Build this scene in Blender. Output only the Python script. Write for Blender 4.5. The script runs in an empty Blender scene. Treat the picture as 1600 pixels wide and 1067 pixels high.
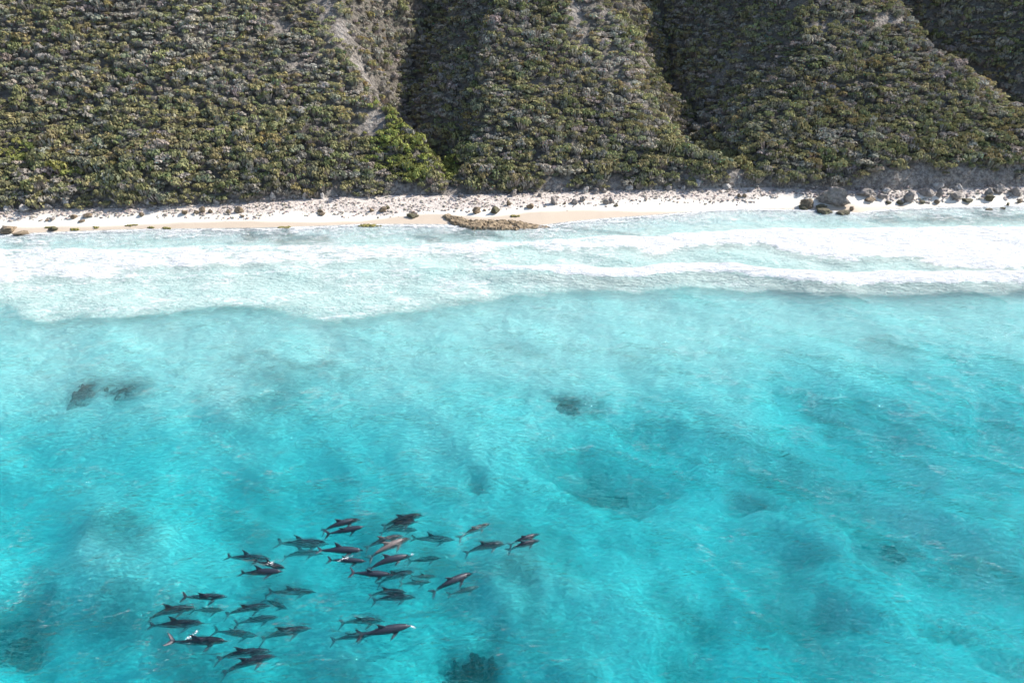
import bpy, bmesh, math, random
import numpy as np
from mathutils import Vector, Matrix
S = bpy.context.scene
COL = S.collection
R = math.radians

# ------------------------------------------------------------------ camera
CAM_H, PITCH, FPX, CX, CY = 28.0, R(30), 1600 * 24 / 36, 800.0, 533.5
cam = bpy.data.cameras.new('camera'); camo = bpy.data.objects.new('camera', cam); COL.objects.link(camo)
cam.lens = 24; cam.sensor_width = 36; cam.clip_end = 6000
camo.location = (0, 0, CAM_H); camo.rotation_euler = (R(90) - PITCH, 0, 0); S.camera = camo
# ------------------------------------------------------------------ light
SUN_EL, SUN_AZ = R(41), R(68)
sunv = Vector((math.sin(SUN_AZ) * math.cos(SUN_EL), math.cos(SUN_AZ) * math.cos(SUN_EL), math.sin(SUN_EL)))
world = bpy.data.worlds.new("World"); S.world = world; world.use_nodes = True
wn = world.node_tree
sky = wn.nodes.new('ShaderNodeTexSky'); sky.sky_type = 'NISHITA'; sky.sun_disc = False
sky.sun_elevation = SUN_EL; sky.sun_rotation = SUN_AZ
bgn = wn.nodes['Background']; bgn.inputs[1].default_value = 0.128
wn.links.new(sky.outputs[0], bgn.inputs[0])
sl = bpy.data.lights.new('sun', 'SUN'); sl.energy = 4.6; sl.angle = R(0.53); sl.color = (1, .955, .88)
so = bpy.data.objects.new('sun', sl); COL.objects.link(so); so.rotation_euler = sunv.to_track_quat('Z', 'Y').to_euler()
S.view_settings.view_transform = 'Standard'; S.view_settings.look = 'None'
S.view_settings.exposure = 0.85; S.view_settings.gamma = 1
S.cycles.use_denoising = True
S.cycles.max_bounces = 10; S.cycles.transparent_max_bounces = 12; S.cycles.volume_bounces = 1
S.cycles.sample_clamp_indirect = 4

# ------------------------------------------------------------------ helpers
def at(px, py, z=0.0):
    """point at height z seen at photo pixel (px, py)"""
    u, t = (px - CX) / FPX, (py - CY) / FPX
    dy = math.cos(PITCH) - t * math.sin(PITCH); dz = -math.sin(PITCH) - t * math.cos(PITCH)
    k = (z - CAM_H) / dz
    return (u * k, dy * k)
def depth_of(x, y, z): return y * math.cos(PITCH) + (CAM_H - z) * math.sin(PITCH)
def curve(pts, z):
    w = [at(px, py, z) for px, py in pts]
    xs = np.array([a[0] for a in w]); ys = np.array([a[1] for a in w])
    o = np.argsort(xs); xs, ys = xs[o], ys[o]
    def f(x): return np.interp(x, xs, ys)
    return f
def sm(a, b, x):
    t = np.clip((x - a) / (b - a), 0, 1); return t * t * (3 - 2 * t)
def hsh(i, j, seed):
    h = (i.astype(np.int64) * 374761393 + j.astype(np.int64) * 668265263 + seed * 1442695041) & 0xffffffff
    h = ((h ^ (h >> 13)) * 1274126177) & 0xffffffff
    return ((h ^ (h >> 16)) & 0xffffff) / float(0xffffff)
def vnoise(x, y, seed=0):
    xi, yi = np.floor(x), np.floor(y); fx, fy = x - xi, y - yi
    fx = fx * fx * (3 - 2 * fx); fy = fy * fy * (3 - 2 * fy)
    a = hsh(xi, yi, seed); b = hsh(xi + 1, yi, seed); c = hsh(xi, yi + 1, seed); d = hsh(xi + 1, yi + 1, seed)
    return (a * (1 - fx) + b * fx) * (1 - fy) + (c * (1 - fx) + d * fx) * fy
def fbm(x, y, seed=0, n=4, g=.5):
    x = np.asarray(x, float); y = np.asarray(y, float)
    s, a, tot = 0, 1, 0
    for k in range(n):
        s = s + a * vnoise(x * 2**k + 17.3 * k, y * 2**k - 9.1 * k, seed + k); tot += a; a *= g
    return s / tot
def axis(*segs):
    out = []
    for a, b, st in segs:
        n = max(1, int(round((b - a) / st))); out += list(np.linspace(a, b, n + 1)[:-1])
    out.append(segs[-1][1]); return np.array(out)
def mesh_np(name, V, F, m, smooth=True, attrs=None, parent=None):
    """V (n,3), F (k,3|4) -> one mesh object"""
    me = bpy.data.meshes.new(name); k = F.shape[1]
    me.vertices.add(len(V)); me.vertices.foreach_set('co', np.ascontiguousarray(V, np.float32).ravel())
    me.loops.add(F.size); me.loops.foreach_set('vertex_index', np.ascontiguousarray(F, np.int32).ravel())
    me.polygons.add(len(F)); me.polygons.foreach_set('loop_start', np.arange(0, F.size, k, dtype=np.int32))
    me.polygons.foreach_set('loop_total', np.full(len(F), k, np.int32))
    me.polygons.foreach_set('use_smooth', np.full(len(F), smooth, bool))
    for an, av in (attrs or {}).items():
        if av.ndim == 1:
            A = me.attributes.new(an, 'FLOAT', 'POINT'); A.data.foreach_set('value', av.astype(np.float32).ravel())
        else:
            A = me.attributes.new(an, 'FLOAT_COLOR', 'POINT')
            A.data.foreach_set('color', np.concatenate([av, np.ones((len(av), 1))], 1).astype(np.float32).ravel())
    me.update(calc_edges=True); me.validate()
    if m: me.materials.append(m)
    o = bpy.data.objects.new(name, me); COL.objects.link(o)
    if parent: o.parent = parent
    return o
def gridF(n, m, off=0):
    i = np.arange(n * m).reshape(n, m) + off
    return np.stack([i[:-1, :-1], i[:-1, 1:], i[1:, 1:], i[1:, :-1]], -1).reshape(-1, 4)
def tag(o, label=None, cat=None, group=None, kind=None):
    if label: o['label'] = label
    if cat: o['category'] = cat
    if group: o['group'] = group
    if kind: o['kind'] = kind
    return o

class NT:
    def __init__(s, name):
        s.m = bpy.data.materials.new(name); s.m.use_nodes = True; s.t = s.m.node_tree; s.t.nodes.clear()
        s.out = s.t.nodes.new('ShaderNodeOutputMaterial')
    def n(s, typ, props=None, **ins):
        nd = s.t.nodes.new('ShaderNode' + typ)
        for k, v in (props or {}).items(): setattr(nd, k, v)
        for k, v in ins.items():
            key = int(k[1:]) if k[0] == 'i' and k[1:].isdigit() else k.replace('_', ' ')
            s.set(nd.inputs[key], v)
        return nd
    def set(s, inp, v):
        if isinstance(v, bpy.types.NodeSocket): s.t.links.new(v, inp)
        elif isinstance(v, bpy.types.Node): s.t.links.new(v.outputs[0], inp)
        else: inp.default_value = v
    def attr(s, name, out=2):
        a = s.n('Attribute', {'attribute_name': name}); return a.outputs['Fac'] if out == 2 else a.outputs['Color']
    def math(s, op, a, b=0.0, clamp=False): return s.n('Math', {'operation': op, 'use_clamp': clamp}, i0=a, i1=b).outputs[0]
    def mix(s, f, a, b):
        nd = s.t.nodes.new('ShaderNodeMix'); nd.data_type = 'RGBA'
        s.set(nd.inputs[0], f); s.set(nd.inputs[6], a); s.set(nd.inputs[7], b); return nd.outputs[2]
    def coord(s, scale=(1, 1, 1), rot=0, kind='Position'):
        src = s.n('NewGeometry').outputs['Position'] if kind == 'Position' else s.n('TexCoord').outputs[kind]
        mp = s.n('Mapping', Vector=src); mp.inputs['Scale'].default_value = scale; mp.inputs['Rotation'].default_value = (0, 0, rot)
        return mp.outputs[0]
    def noise(s, vec, scale, detail=4, rough=.55, dist=0):
        return s.n('TexNoise', Vector=vec, Scale=scale, Detail=detail, Roughness=rough, Distortion=dist).outputs[0]
    def ramp(s, f, a, b, lo=0., hi=1.):
        nd = s.n('MapRange', {'interpolation_type': 'SMOOTHSTEP'}, i0=f, i1=a, i2=b, i3=lo, i4=hi); return nd.outputs[0]
    def bump(s, h, strength=.5, dist=.1, normal=None):
        nd = s.n('Bump', Strength=strength, Distance=dist, Height=h)
        if normal is not None: s.set(nd.inputs['Normal'], normal)
        return nd.outputs[0]

C4 = lambda r, g, b: (r, g, b, 1)

# ------------------------------------------------------------------ curves of the place
TOE_Z = 1.3
shore = curve([(-900,400),(0,366),(100,362),(200,358),(300,357),(400,356),(500,353),(560,350),(640,350),(770,351),(850,351),(900,345),(960,340),(1030,335),(1100,329),(1160,326),(1260,327),(1340,332),(1380,327),(1450,323),(1600,320),(2500,306)], 0)
toe = curve([(-900,352),(0,329),(100,326),(200,326),(300,321),(400,316),(500,310),(600,306),(700,305),(800,303),(900,299),(1000,297),(1100,294),(1200,293),(1300,298),(1400,297),(1500,294),(1600,291),(2500,270)], TOE_Z)
wetl = curve([(-900,385),(0,354),(100,351),(200,349),(300,345),(400,343),(500,343),(560,341),(620,336),(680,334),(760,337),(830,331),(900,328),(1040,326),(1160,322),(1250,319),(1400,317),(1600,313),(2500,298)], .45)
pebl = curve([(-900,366),(0,343),(100,339),(200,336),(300,336),(400,335),(450,330),(550,331),(620,330),(680,326),(750,325),(830,322),(960,315),(1040,311),(1160,311),(1200,306),(1300,309),(1400,310),(1600,304),(2500,282)], .85)

def hill_S(s):
    s = np.maximum(s, 0)
    z = .9 * sm(0, 1.8, s) + .55 * s + .20 * np.logaddexp(0, (s - 9) / 2.5) * 2.5
    return 46 - 5 * np.logaddexp(0, (46 - z) / 5)
def hillpt(px, py):
    u, t = (px - CX) / FPX, (py - CY) / FPX
    dy = math.cos(PITCH) - t * math.sin(PITCH); dz = -math.sin(PITCH) - t * math.cos(PITCH)
    k = np.arange(60, 260, .1); x, y, z = u * k, dy * k, CAM_H + dz * k
    g = TOE_Z + hill_S(y - toe(x)); i = int(np.argmax(z < g)); return x[i], y[i], y[i] - toe(x[i])
def gaxis(pts):
    w = [hillpt(*p) for p in pts]; w.sort(key=lambda a: a[2])
    ss = np.array([a[2] for a in w]); xs = np.array([a[0] for a in w])
    sl_ = (xs[-1] - xs[-2]) / max(ss[-1] - ss[-2], .1)
    return lambda s: np.interp(s, ss, xs) + np.maximum(s - ss[-1], 0) * sl_ * .4
# gullies: axis, start s, length to full depth, depth, left bank width, right bank width
GUL = [(gaxis([(712,285),(700,240),(668,190),(640,130),(628,80),(640,20)]), 0.5, 19, 16, 12, 20),
       (gaxis([(1195,285),(1165,250),(1118,200),(1100,130),(1092,60),(1080,10)]), 0.5, 22, 18, 17, 24),
       (gaxis([(1760,270),(1690,210),(1630,130),(1560,60),(1510,5)]), 1, 17, 13, 13, 16),
       (lambda s: -86 + 0 * s, 3, 20, 8, 14, 14), (lambda s: 118 + 0 * s, 3, 20, 8, 14, 14)]
def ground(x, y):
    x = np.asarray(x, float); y = np.asarray(y, float)
    sh, te = shore(x), toe(x); d = y - sh; s = y - te
    dep = np.interp(-d, [0, 2, 8, 16, 24, 30, 34, 38, 43, 50, 80, 400], [0, .15, .4, .6, .8, 1.0, 1.35, 2.2, 3.3, 3.7, 4.3, 9])
    xr = x * .85 - y * .52; yr = x * .52 + y * .85
    xr = xr + (fbm(x / 4, y / 4, 3, 3) - .5) * 5; yr = yr + (fbm(x / 4 + 9, y / 4, 4, 3) - .5) * 4
    rel = (fbm(xr / 11, yr / 6, 5, 4, .45) - .5) * 4.6 * sm(28, 44, -d)
    rel2 = (fbm(xr / 2.2, yr / 1.2, 9, 4) - .5) * .12 * sm(8, 40, -d)
    z1 = -dep + np.minimum(rel + rel2, dep * .5)
    q = np.clip(d / np.maximum(te - sh, .5), 0, 1)
    z2 = TOE_Z * (q * .75 + .25 * sm(.15, .8, q)) + (fbm(x / 2.2, y / 1.2, 31, 3) - .5) * .16 * sm(.25, .6, q)
    z3 = TOE_Z + hill_S(s)
    env = sm(-2, 4, s)
    z3 = z3 + env * ((fbm(x / 14, y / 14, 40, 3) - .5) * 2.6 + (fbm(x / 3.5, y / 5, 44, 4) - .5) * 1.1)
    z3 = z3 + (fbm(x / 1.2, y / .8, 47, 4) - .5) * .9 * sm(0, .9, s) * (1 - sm(2, 5, s)) + (.55 + 1.2 * fbm(x / 2.4, y / 3, 49, 3)) * .55 * sm(42, 50, x) * sm(.05, .7, s) * (1 - sm(3, 14, s))
    for ax, s0, ln, D, wl, wr in GUL:
        wob = (fbm(s / 5, x / 40 + wl, 60, 3) - .5) * 5.5
        u = x - ax(s) - wob; q_ = np.maximum(s - s0, .01) * .60
        Dk = (q_ ** -4. + D ** -4.) ** -.25
        wle = wl * .25 + wl * .75 * Dk / D; wre = wr * .06 + wr * .88 * Dk / D
        L = 1 - sm(0, 1, np.abs(u) / wle)
        rr = np.clip(np.abs(u) / wre, 0, 1); Rr = 1 - rr
        z3 = z3 - Dk * np.where(u < 0, L, np.where(rr > .85, .15 * .5 * ((1 - rr) / .15) ** 2 + .0, Rr - .075))
    return np.where(d < 0, z1, np.where(s < 0, z2, z3))

# ------------------------------------------------------------------ blob maps
def blob_world(px, py, rx, ry, z):
    x, y = at(px, py, z); Z = depth_of(x, y, z); k = Z / FPX
    return x, y, rx * k, ry * k * math.hypot(y, CAM_H - z) / (CAM_H - z)
def blobs(X, Y, lst, z, warp=.5, seed=70, hill=False, grow=1.0):
    wx = (fbm(X / 2.4, Y / 1.8, seed, 5, .65) - .5) * 3; wy = (fbm(X / 2.4 + 40, Y / 1.8, seed, 5, .65) - .5) * 3
    out = np.zeros_like(X)
    for px, py, rx, ry, st in lst:
        if hill:
            warp = .22; rx, ry = (rx * grow, ry * grow); x, y, s = hillpt(px, py); k = depth_of(x, y, 8) / FPX; a, b = rx * k, ry * k * 1.35
        else: x, y, a, b = blob_world(px, py, rx, ry, z)
        dx, dy = X + wx * a * warp - x, Y + wy * b * warp - y
        if not hill: dx, dy = dx * .94 - dy * .34, dx * .34 * (b / a) ** 0 + dy * .94
        r = np.hypot(dx / a, dy / b)
        out = np.maximum(out, st * (1 - sm(.2, 1.5, r)))
    return out

DARK = [(145,655,34,26,.7),(208,652,50,20,.65),(30,1000,75,45,.8),(745,1042,75,48,.9),(885,668,48,15,.7),(945,765,95,38,.75),(1015,700,45,15,.45),
 (1400,850,60,34,.65),(1405,695,45,14,.5),(1260,750,120,26,.5),(1185,785,55,28,.6),(1245,945,80,38,.6),(1095,985,55,60,.6),(1200,880,60,30,.45),
 (1390,585,70,20,.4),(1550,610,70,22,.35),(1090,1045,60,25,.6),(1550,1035,50,28,.5),(745,772,16,8,.6),(1490,985,45,14,.6),(430,645,110,36,.45),
 (470,612,170,13,.5),(800,590,70,16,.35),(1000,600,170,22,.3),(1280,660,70,20,.5),(800,650,70,13,.35),(400,790,70,18,.3),(60,740,90,16,.3),
 (700,930,55,60,.4),(870,1000,70,50,.45),(1320,790,70,30,.5),(1450,780,90,45,.35),(150,1005,70,30,.4),(270,960,60,18,.3),(1565,700,70,40,.4),
 (1290,1000,70,50,.4),(830,1060,60,20,.45),(340,700,130,16,.3),(1480,900,60,30,.3),(900,890,60,18,.25),(520,770,70,12,.25)]
SURFWEED = [(15,398,36,7,.8),(120,402,20,5,.6),(430,372,150,11,.55),(320,364,60,5,.3),(460,384,120,6,.6),(380,402,60,6,.6),(680,377,70,5,.8),(750,368,55,7,.6),
 (690,366,60,6,.4),(900,360,60,5,.4),(960,367,50,4,.6),(1100,383,22,3.5,.8),(1135,385,26,4,.9),(1400,348,50,8,.5),(1480,345,100,10,.6),(1570,340,60,9,.7),
 (1560,373,50,5,.6),(1200,384,40,3,.5),(560,392,40,4,.5)]
BARE = [(512,12,14,12,1),(530,40,15,13,1),(558,70,18,10,.9),(583,100,12,10,.9),(470,100,24,6,.9),(435,32,16,5,.8),(580,188,18,14,1),(575,150,9,5,.9),(500,82,8,6,.7),
 (900,12,15,10,.9),(905,32,9,10,.8),(916,60,8,8,.8),(950,15,18,5,.7),(1066,13,14,4,.9),(1290,42,16,5,1),(1345,33,16,4,1),(1398,29,26,6,1),(1310,38,12,5,.9),(1375,38,14,4,.7),
 (150,212,9,3,.9),(969,112,6,4,.7),(985,98,5,3,.8),(1148,16,14,5,.7),(127,23,8,4,.6),(1010,62,8,5,.5),(490,8,14,6,.6),(40,212,9,3,.5),
 (1040,190,18,10,.35),(1010,150,16,12,.35),(960,90,16,14,.35),(1500,60,20,14,.3),(1560,130,20,14,.35)]
LUSH = [(650,225,80,38,1),(600,190,44,30,.8),(650,215,50,22,1),(690,240,34,24,1),(610,250,44,26,.9),(640,265,50,16,.7),(590,215,40,20,.6),(630,160,36,14,.45),(560,60,25,12,.2),(30,240,60,25,.5),(80,270,90,16,.5),(1520,65,25,14,.5),(1590,130,16,14,.7),(330,285,120,12,.4),(940,255,60,12,.3)]

# ------------------------------------------------------------------ materials
def m_seabed():
    k = NT('seabed sand'); v = k.coord((1, 1, 1))
    n1 = k.noise(v, .55, 5, .6); n2 = k.noise(v, 3.0, 3)
    weed = k.math('MULTIPLY', k.ramp(k.attr('weed'), .08, .7), k.ramp(k.noise(v, 1.3, 6, .7), .2, .6, .45, 1.), True)
    sand = k.mix(n1, C4(.82, .82, .78), C4(.94, .94, .90))
    c = k.mix(weed, sand, C4(.08, .17, .18))
    h = k.n('TexWave', {'wave_type': 'BANDS', 'bands_direction': 'Y'}, Vector=v, Scale=.9, Distortion=9, Detail=3, Detail_Scale=1.3).outputs[1]
    hh = k.math('ADD', k.math('MULTIPLY', h, .35), n2)
    p = k.n('BsdfDiffuse', Color=c, Normal=k.bump(hh, .35, .18)); k.set(k.out.inputs[0], p); return k.m
def m_beach():
    k = NT('beach sand'); v = k.coord()
    wet, peb = k.attr('wet'), k.attr('peb')
    dry = k.mix(k.noise(v, 1.2, 5), C4(.66, .60, .51), C4(.76, .71, .62))
    wetc = k.mix(k.noise(v, .7, 4), C4(.44, .355, .27), C4(.52, .43, .335))
    stone = k.n('TexVoronoi', Vector=v, Scale=3.2)
    st = k.mix(k.n('SeparateColor', Color=stone.outputs['Color']).outputs[0], C4(.38, .33, .295), C4(.58, .51, .45))
    c = k.mix(peb, dry, st); c = k.mix(wet, c, wetc)
    h = k.math('ADD', k.math('MULTIPLY', k.math('SUBTRACT', 1.0, stone.outputs[0]), peb), k.math('MULTIPLY', k.noise(v, 6, 4), .3))
    p = k.n('BsdfPrincipled', Base_Color=c, Roughness=k.ramp(wet, 0., 1., .95, .45), Normal=k.bump(h, .6, .12)); k.set(k.out.inputs[0], p); return k.m
def m_hill():
    k = NT('hill soil'); v = k.coord()
    bare = k.attr('bare')
    soil = k.mix(k.noise(v, 1.5, 5), C4(.14, .125, .105), C4(.24, .215, .185))
    lime = k.mix(k.ramp(k.noise(v, 1.9, 8, .8), .42, .58), C4(.20, .175, .16), C4(.44, .40, .36))
    h = k.math('ADD', k.noise(v, 2.2, 9, .8), k.n('TexVoronoi', Vector=v, Scale=1.6).outputs[0])
    p = k.n('BsdfDiffuse', Color=k.mix(bare, soil, lime), Normal=k.bump(h, 1., .6)); k.set(k.out.inputs[0], p); return k.m
def m_leaf(name='shrub foliage'):
    k = NT(name)
    c = k.attr('col', 0)
    d = k.n('BsdfDiffuse', Color=c); t = k.n('BsdfTranslucent', Color=c)
    k.set(k.out.inputs[0], k.n('MixShader', i0=.18, i1=d.outputs[0], i2=t.outputs[0])); return k.m
def m_rock(name, a, b, green=0.0):
    k = NT(name); v = k.coord(kind='Position')
    n = k.ramp(k.noise(v, 2.2, 8, .7), .3, .7)
    c = k.mix(n, C4(*a), C4(*b))
    pit = k.ramp(k.n('TexVoronoi', Vector=v, Scale=5.).outputs[0], 0.05, .3)
    c = k.mix(k.math('MULTIPLY', k.math('SUBTRACT', 1., pit), .5), c, C4(a[0] * .5, a[1] * .5, a[2] * .5))
    if green: c = k.mix(k.math('MULTIPLY', k.ramp(k.noise(v, 3, 3), .45, .6), green), c, C4(.10, .11, .04))
    h = k.math('ADD', k.noise(v, 3.5, 8, .7), k.math('MULTIPLY', pit, .4))
    p = k.n('BsdfPrincipled', Base_Color=c, Roughness=.9, Normal=k.bump(h, .9, .25)); k.set(k.out.inputs[0], p); return k.m
def m_water():
    k = NT('sea water')
    foam, milk = k.attr('foam'), k.attr('milk')
    v = k.coord(); vs = k.coord((.55, 1.25, 1), R(-14)); vf = k.coord((.45, 1.15, 1))
    # ripples
    b1 = k.noise(vs, 1.3, 3, .55, .8); b2 = k.noise(vs, 4.0, 3, .6, .6)
    hh = k.math('ADD', k.math('MULTIPLY', b1, 1.0), k.math('MULTIPLY', b2, .8))
    nrm = k.bump(hh, 1.0, .30)
    T = k.n('BsdfTransparent', Color=C4(1, 1, 1)); Rf = k.n('BsdfRefraction', Color=C4(1, 1, 1), Roughness=0., IOR=1.26, Normal=nrm)
    body = k.n('MixShader', i0=.33, i1=T.outputs[0], i2=Rf.outputs[0])
    ng = k.bump(k.math('ADD', hh, k.math('MULTIPLY', k.noise(vs, 8.5, 2, .6), .35)), 1.0, .42)
    gl = k.n('BsdfGlossy', Color=C4(1, 1, 1), Roughness=.03, Normal=ng)
    wat = k.n('MixShader', i0=k.n('Fresnel', IOR=1.33, Normal=nrm).outputs[0], i1=body.outputs[0], i2=gl.outputs[0])
    # aerated, sandy water behind the breakers
    mn = k.noise(vf, 1.0, 6, .62, .9)
    mk = k.math('MULTIPLY', milk, k.ramp(mn, .25, .7, .72, 1.05), True)
    md = k.n('BsdfDiffuse', Color=k.mix(k.noise(vf, .35, 3), C4(.52, .68, .64), C4(.63, .70, .65)), Normal=nrm)
    w2 = k.n('MixShader', i0=k.math('MULTIPLY', mk, .54), i1=wat.outputs[0], i2=md.outputs[0])
    # foam: solid where the map is high, lace where it is low
    lace = k.n('TexVoronoi', {'feature': 'DISTANCE_TO_EDGE'}, Vector=k.n('MixRGB', {'blend_type': 'ADD'}, i0=.9, i1=k.coord((.5, 1.1, 1)), i2=k.n('TexNoise', Vector=v, Scale=1.3, Detail=5).outputs[1]).outputs[0], Scale=1.5).outputs[0]
    fn = k.noise(vf, 1.5, 8, .68, .6)
    th = k.math('ADD', k.math('MULTIPLY', fn, 1.5), k.math('SUBTRACT', -.05, k.math('MULTIPLY', lace, 1.0)))
    ff = k.math('ADD', foam, k.math('SUBTRACT', th, 1.0))
    fa = k.math('MULTIPLY', k.ramp(ff, -.15, .38), k.ramp(foam, .0, .15), True)
    fd = k.n('BsdfDiffuse', Color=C4(.66, .67, .675), Normal=k.bump(fn, 1., .6))
    w3 = k.n('MixShader', i0=fa, i1=w2.outputs[0], i2=fd.outputs[0])
    k.set(k.out.inputs[0], w3)
    va = k.n('VolumeAbsorption', Color=C4(.0, .900, .930), Density=.33)
    vsct = k.n('VolumeScatter', Color=C4(.12, .93, 1.), Density=.034, Anisotropy=.3)
    k.set(k.out.inputs[1], k.n('AddShader', i0=va.outputs[0], i1=vsct.outputs[0])); return k.m
def m_dolphin(name, back, flank, belly):
    k = NT(name); tc = k.n('TexCoord').outputs['Object']
    z = k.n('SeparateXYZ', Vector=tc).outputs[2]
    n = k.noise(k.n('Mapping', Vector=tc).outputs[0], 3.0, 4)
    zz = k.math('ADD', z, k.math('MULTIPLY', k.math('SUBTRACT', n, .5), .16))
    c = k.mix(k.ramp(zz, -.12, .14), C4(*flank), C4(*back)); c = k.mix(k.ramp(zz, -.28, -.12), C4(*belly), c)
    c = k.mix(k.math('MULTIPLY', k.ramp(k.noise(tc, 9, 5, .7, 1.5), .55, .7), .35), c, C4(flank[0] * 1.8, flank[1] * 1.8, flank[2] * 1.8))
    p = k.n('BsdfPrincipled', Base_Color=c, Roughness=.5, Normal=k.bump(k.noise(tc, 14, 3), .15, .02)); p.inputs['Specular IOR Level'].default_value = .5
    k.set(k.out.inputs[0], p); return k.m
def m_plain(name, col, rough=.8, bump=0, sc=4.):
    k = NT(name); v = k.coord(); n = k.noise(v, sc, 5, .6)
    c = k.mix(n, C4(*[a * .75 for a in col]), C4(*[min(1, a * 1.25) for a in col]))
    p = k.n('BsdfPrincipled', Base_Color=c, Roughness=rough, Normal=k.bump(n, bump, .1)); k.set(k.out.inputs[0], p); return k.m
M = dict(seabed=m_seabed(), beach=m_beach(), hill=m_hill(), leaf=m_leaf(), wood=m_leaf('shrub branches'), water=m_water(),
         grey=m_rock('grey limestone', (.14, .12, .105), (.37, .325, .295)), brown=m_rock('brown reef rock', (.085, .065, .045), (.33, .245, .16)),
         ledge=m_rock('ledge rock', (.07, .05, .03), (.40, .30, .19)),
         pale=m_rock('pale limestone', (.30, .27, .25), (.55, .51, .47)), dark=m_rock('weedy dark rock', (.05, .045, .03), (.17, .14, .09), .4),
         reef=m_rock('submerged reef rock', (.04, .05, .052), (.14, .15, .145)),
         weed=m_plain('yellow green seaweed', (.17, .15, .035), .8, .8, 6), pebble=m_leaf('beach pebbles'),
         d1=m_dolphin('dolphin skin', (.014, .020, .033), (.034, .042, .056), (.13, .15, .17)),
         d2=m_dolphin('pale brown dolphin skin', (.13, .105, .10), (.20, .17, .16), (.30, .27, .25)),
         spray=m_plain('white spray', (.85, .86, .87), .9, .5, 8))

# ------------------------------------------------------------------ seabed, beach, hill
xs = axis((-420, -150, 18), (-150, -85, 2.2), (-85, 100, .45), (100, 170, 2.2), (170, 420, 18))
vs_ = axis((-600, -160, 30), (-160, -80, 5), (-80, -26, .42), (-26, 0, .42))
X, Vv = np.meshgrid(xs, vs_); Y = shore(X) + Vv
Z = ground(X, Y - 1e-6); Z[-1, :] = 0
weed = blobs(X, Y, DARK, -3.6, .8, 71) * .85
weed = np.maximum(weed, blobs(X, Y, SURFWEED, -.3, .6, 73))
nz = fbm((X * .85 - Y * .52) / 5, (X * .52 + Y * .85) / 2.6, 76, 5, .6); weed = np.maximum(weed, sm(.42, .68, nz) * .42 * sm(32, 46, -Vv))
Z = Z - blobs(X, Y, DARK, -3.6, .8, 71) * 1.5 * sm(30, 40, -Vv)
tag(mesh_np('seabed', np.stack([X, Y, Z], -1).reshape(-1, 3), gridF(*X.shape), M['seabed'], attrs={'weed': weed.ravel()}), kind='structure')

us = np.linspace(0, 1, 46); Xb, U = np.meshgrid(xs, us); sh, te = shore(Xb), toe(Xb); Yb = sh + (te - sh) * U
Zb = ground(Xb, np.clip(Yb, sh + 1e-6, te - 1e-6)); Zb[0, :] = 0
wn_ = (fbm(Xb / 4, Yb / 2, 90, 3) - .5) * 1.0
wet = 1 - sm(-.45, .35, Yb - wetl(Xb) + wn_ * .5)
peb = sm(-.3, .8, Yb - pebl(Xb) + wn_ * 1.6)
tag(mesh_np('beach', np.stack([Xb, Yb, Zb], -1).reshape(-1, 3), gridF(*Xb.shape), M['beach'], attrs={'wet': wet.ravel(), 'peb': peb.ravel()}), kind='structure')
ztoe = Zb[-1]

ss = axis((0, 3, .2), (3, 62, .5), (62, 150, 5), (150, 400, 30)); Xh, Sh = np.meshgrid(xs, ss); Yh = toe(Xh) + Sh
Zh = ground(Xh, Yh + 1e-6); Zh[0, :] = ztoe
bare = np.maximum(blobs(Xh, Yh, BARE, 0, .5, 80, True, 1.5), 1 - sm(.8 + .4 * sm(42, 50, Xh), 1.6 + .5 * sm(42, 50, Xh), Sh + (fbm(Xh / 3, Yh / 3, 82, 3) - .5) * 2.4))
tag(mesh_np('hillside', np.stack([Xh, Yh, Zh], -1).reshape(-1, 3), gridF(*Xh.shape), M['hill'], attrs={'bare': bare.ravel()}), kind='structure')

# ------------------------------------------------------------------ sea
A_top = curve([(-300,396),(0,392),(100,391),(200,393),(300,387),(400,386),(500,385),(580,385),(640,386),(700,382),(800,380),(900,375),(960,370),(1020,372),(1060,368),(1130,364),(1200,361),(1300,361),(1380,359),(1500,357),(1600,357),(1900,353)], 0)
A_bot = curve([(-300,450),(0,440),(100,436),(200,424),(300,416),(400,414),(500,416),(620,404),(700,398),(800,392),(900,390),(980,390),(1035,394),(1070,384),(1130,381),(1200,384),(1240,398),(1300,403),(1350,405),(1400,398),(1450,408),(1500,418),(1600,420),(1900,425)], 0)
B_top = curve([(380,424),(740,425),(800,422),(850,420),(900,417),(950,420),(1000,420),(1060,416),(1100,414),(1130,413),(1180,420),(1250,423),(1350,425),(1450,425),(1600,427),(1900,431)], 0)
B_bot = curve([(380,425),(700,427),(740,429),(800,433),(850,434),(900,438),(950,442),(1000,439),(1060,432),(1100,431),(1150,434),(1200,439),(1250,448),(1300,452),(1340,451),(1400,450),(1450,449),(1480,452),(1520,447),(1600,446),(1900,450)], 0)
M_bot = curve([(-300,490),(0,475),(20,483),(35,498),(60,503),(110,498),(180,497),(230,495),(300,487),(350,483),(400,483),(430,490),(470,493),(530,501),(550,496),(600,490),(650,487),(700,479),(760,472),(800,467),(850,463),(900,461),(960,457),(1000,458),(1100,453),(1200,455),(1300,463),(1400,463),(1600,458),(1900,462)], 0)
WX = axis((-420, -150, 20), (-150, -84, 2), (-84, 98, .24), (98, 170, 2), (170, 420, 20))
WY = axis((-600, -60, 30), (-60, 8, 4), (8, 92, .2), (92, 112, 4))
WXg, WYg = np.meshgrid(WX, WY)
rng = np.random.default_rng(3)
WZ = np.zeros_like(WXg)
for L in np.geomspace(1.2, 11, 26):
    th = rng.normal(R(70), .55); A = .0045 * L * rng.uniform(.6, 1.2); kk = 2 * math.pi / L
    WZ += A * np.sin(kk * (WXg * math.cos(th) + WYg * math.sin(th)) + rng.uniform(0, 6.28))
shd = WYg - shore(WXg)
WZ *= sm(0, 12, -shd) * .8 + .1
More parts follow.
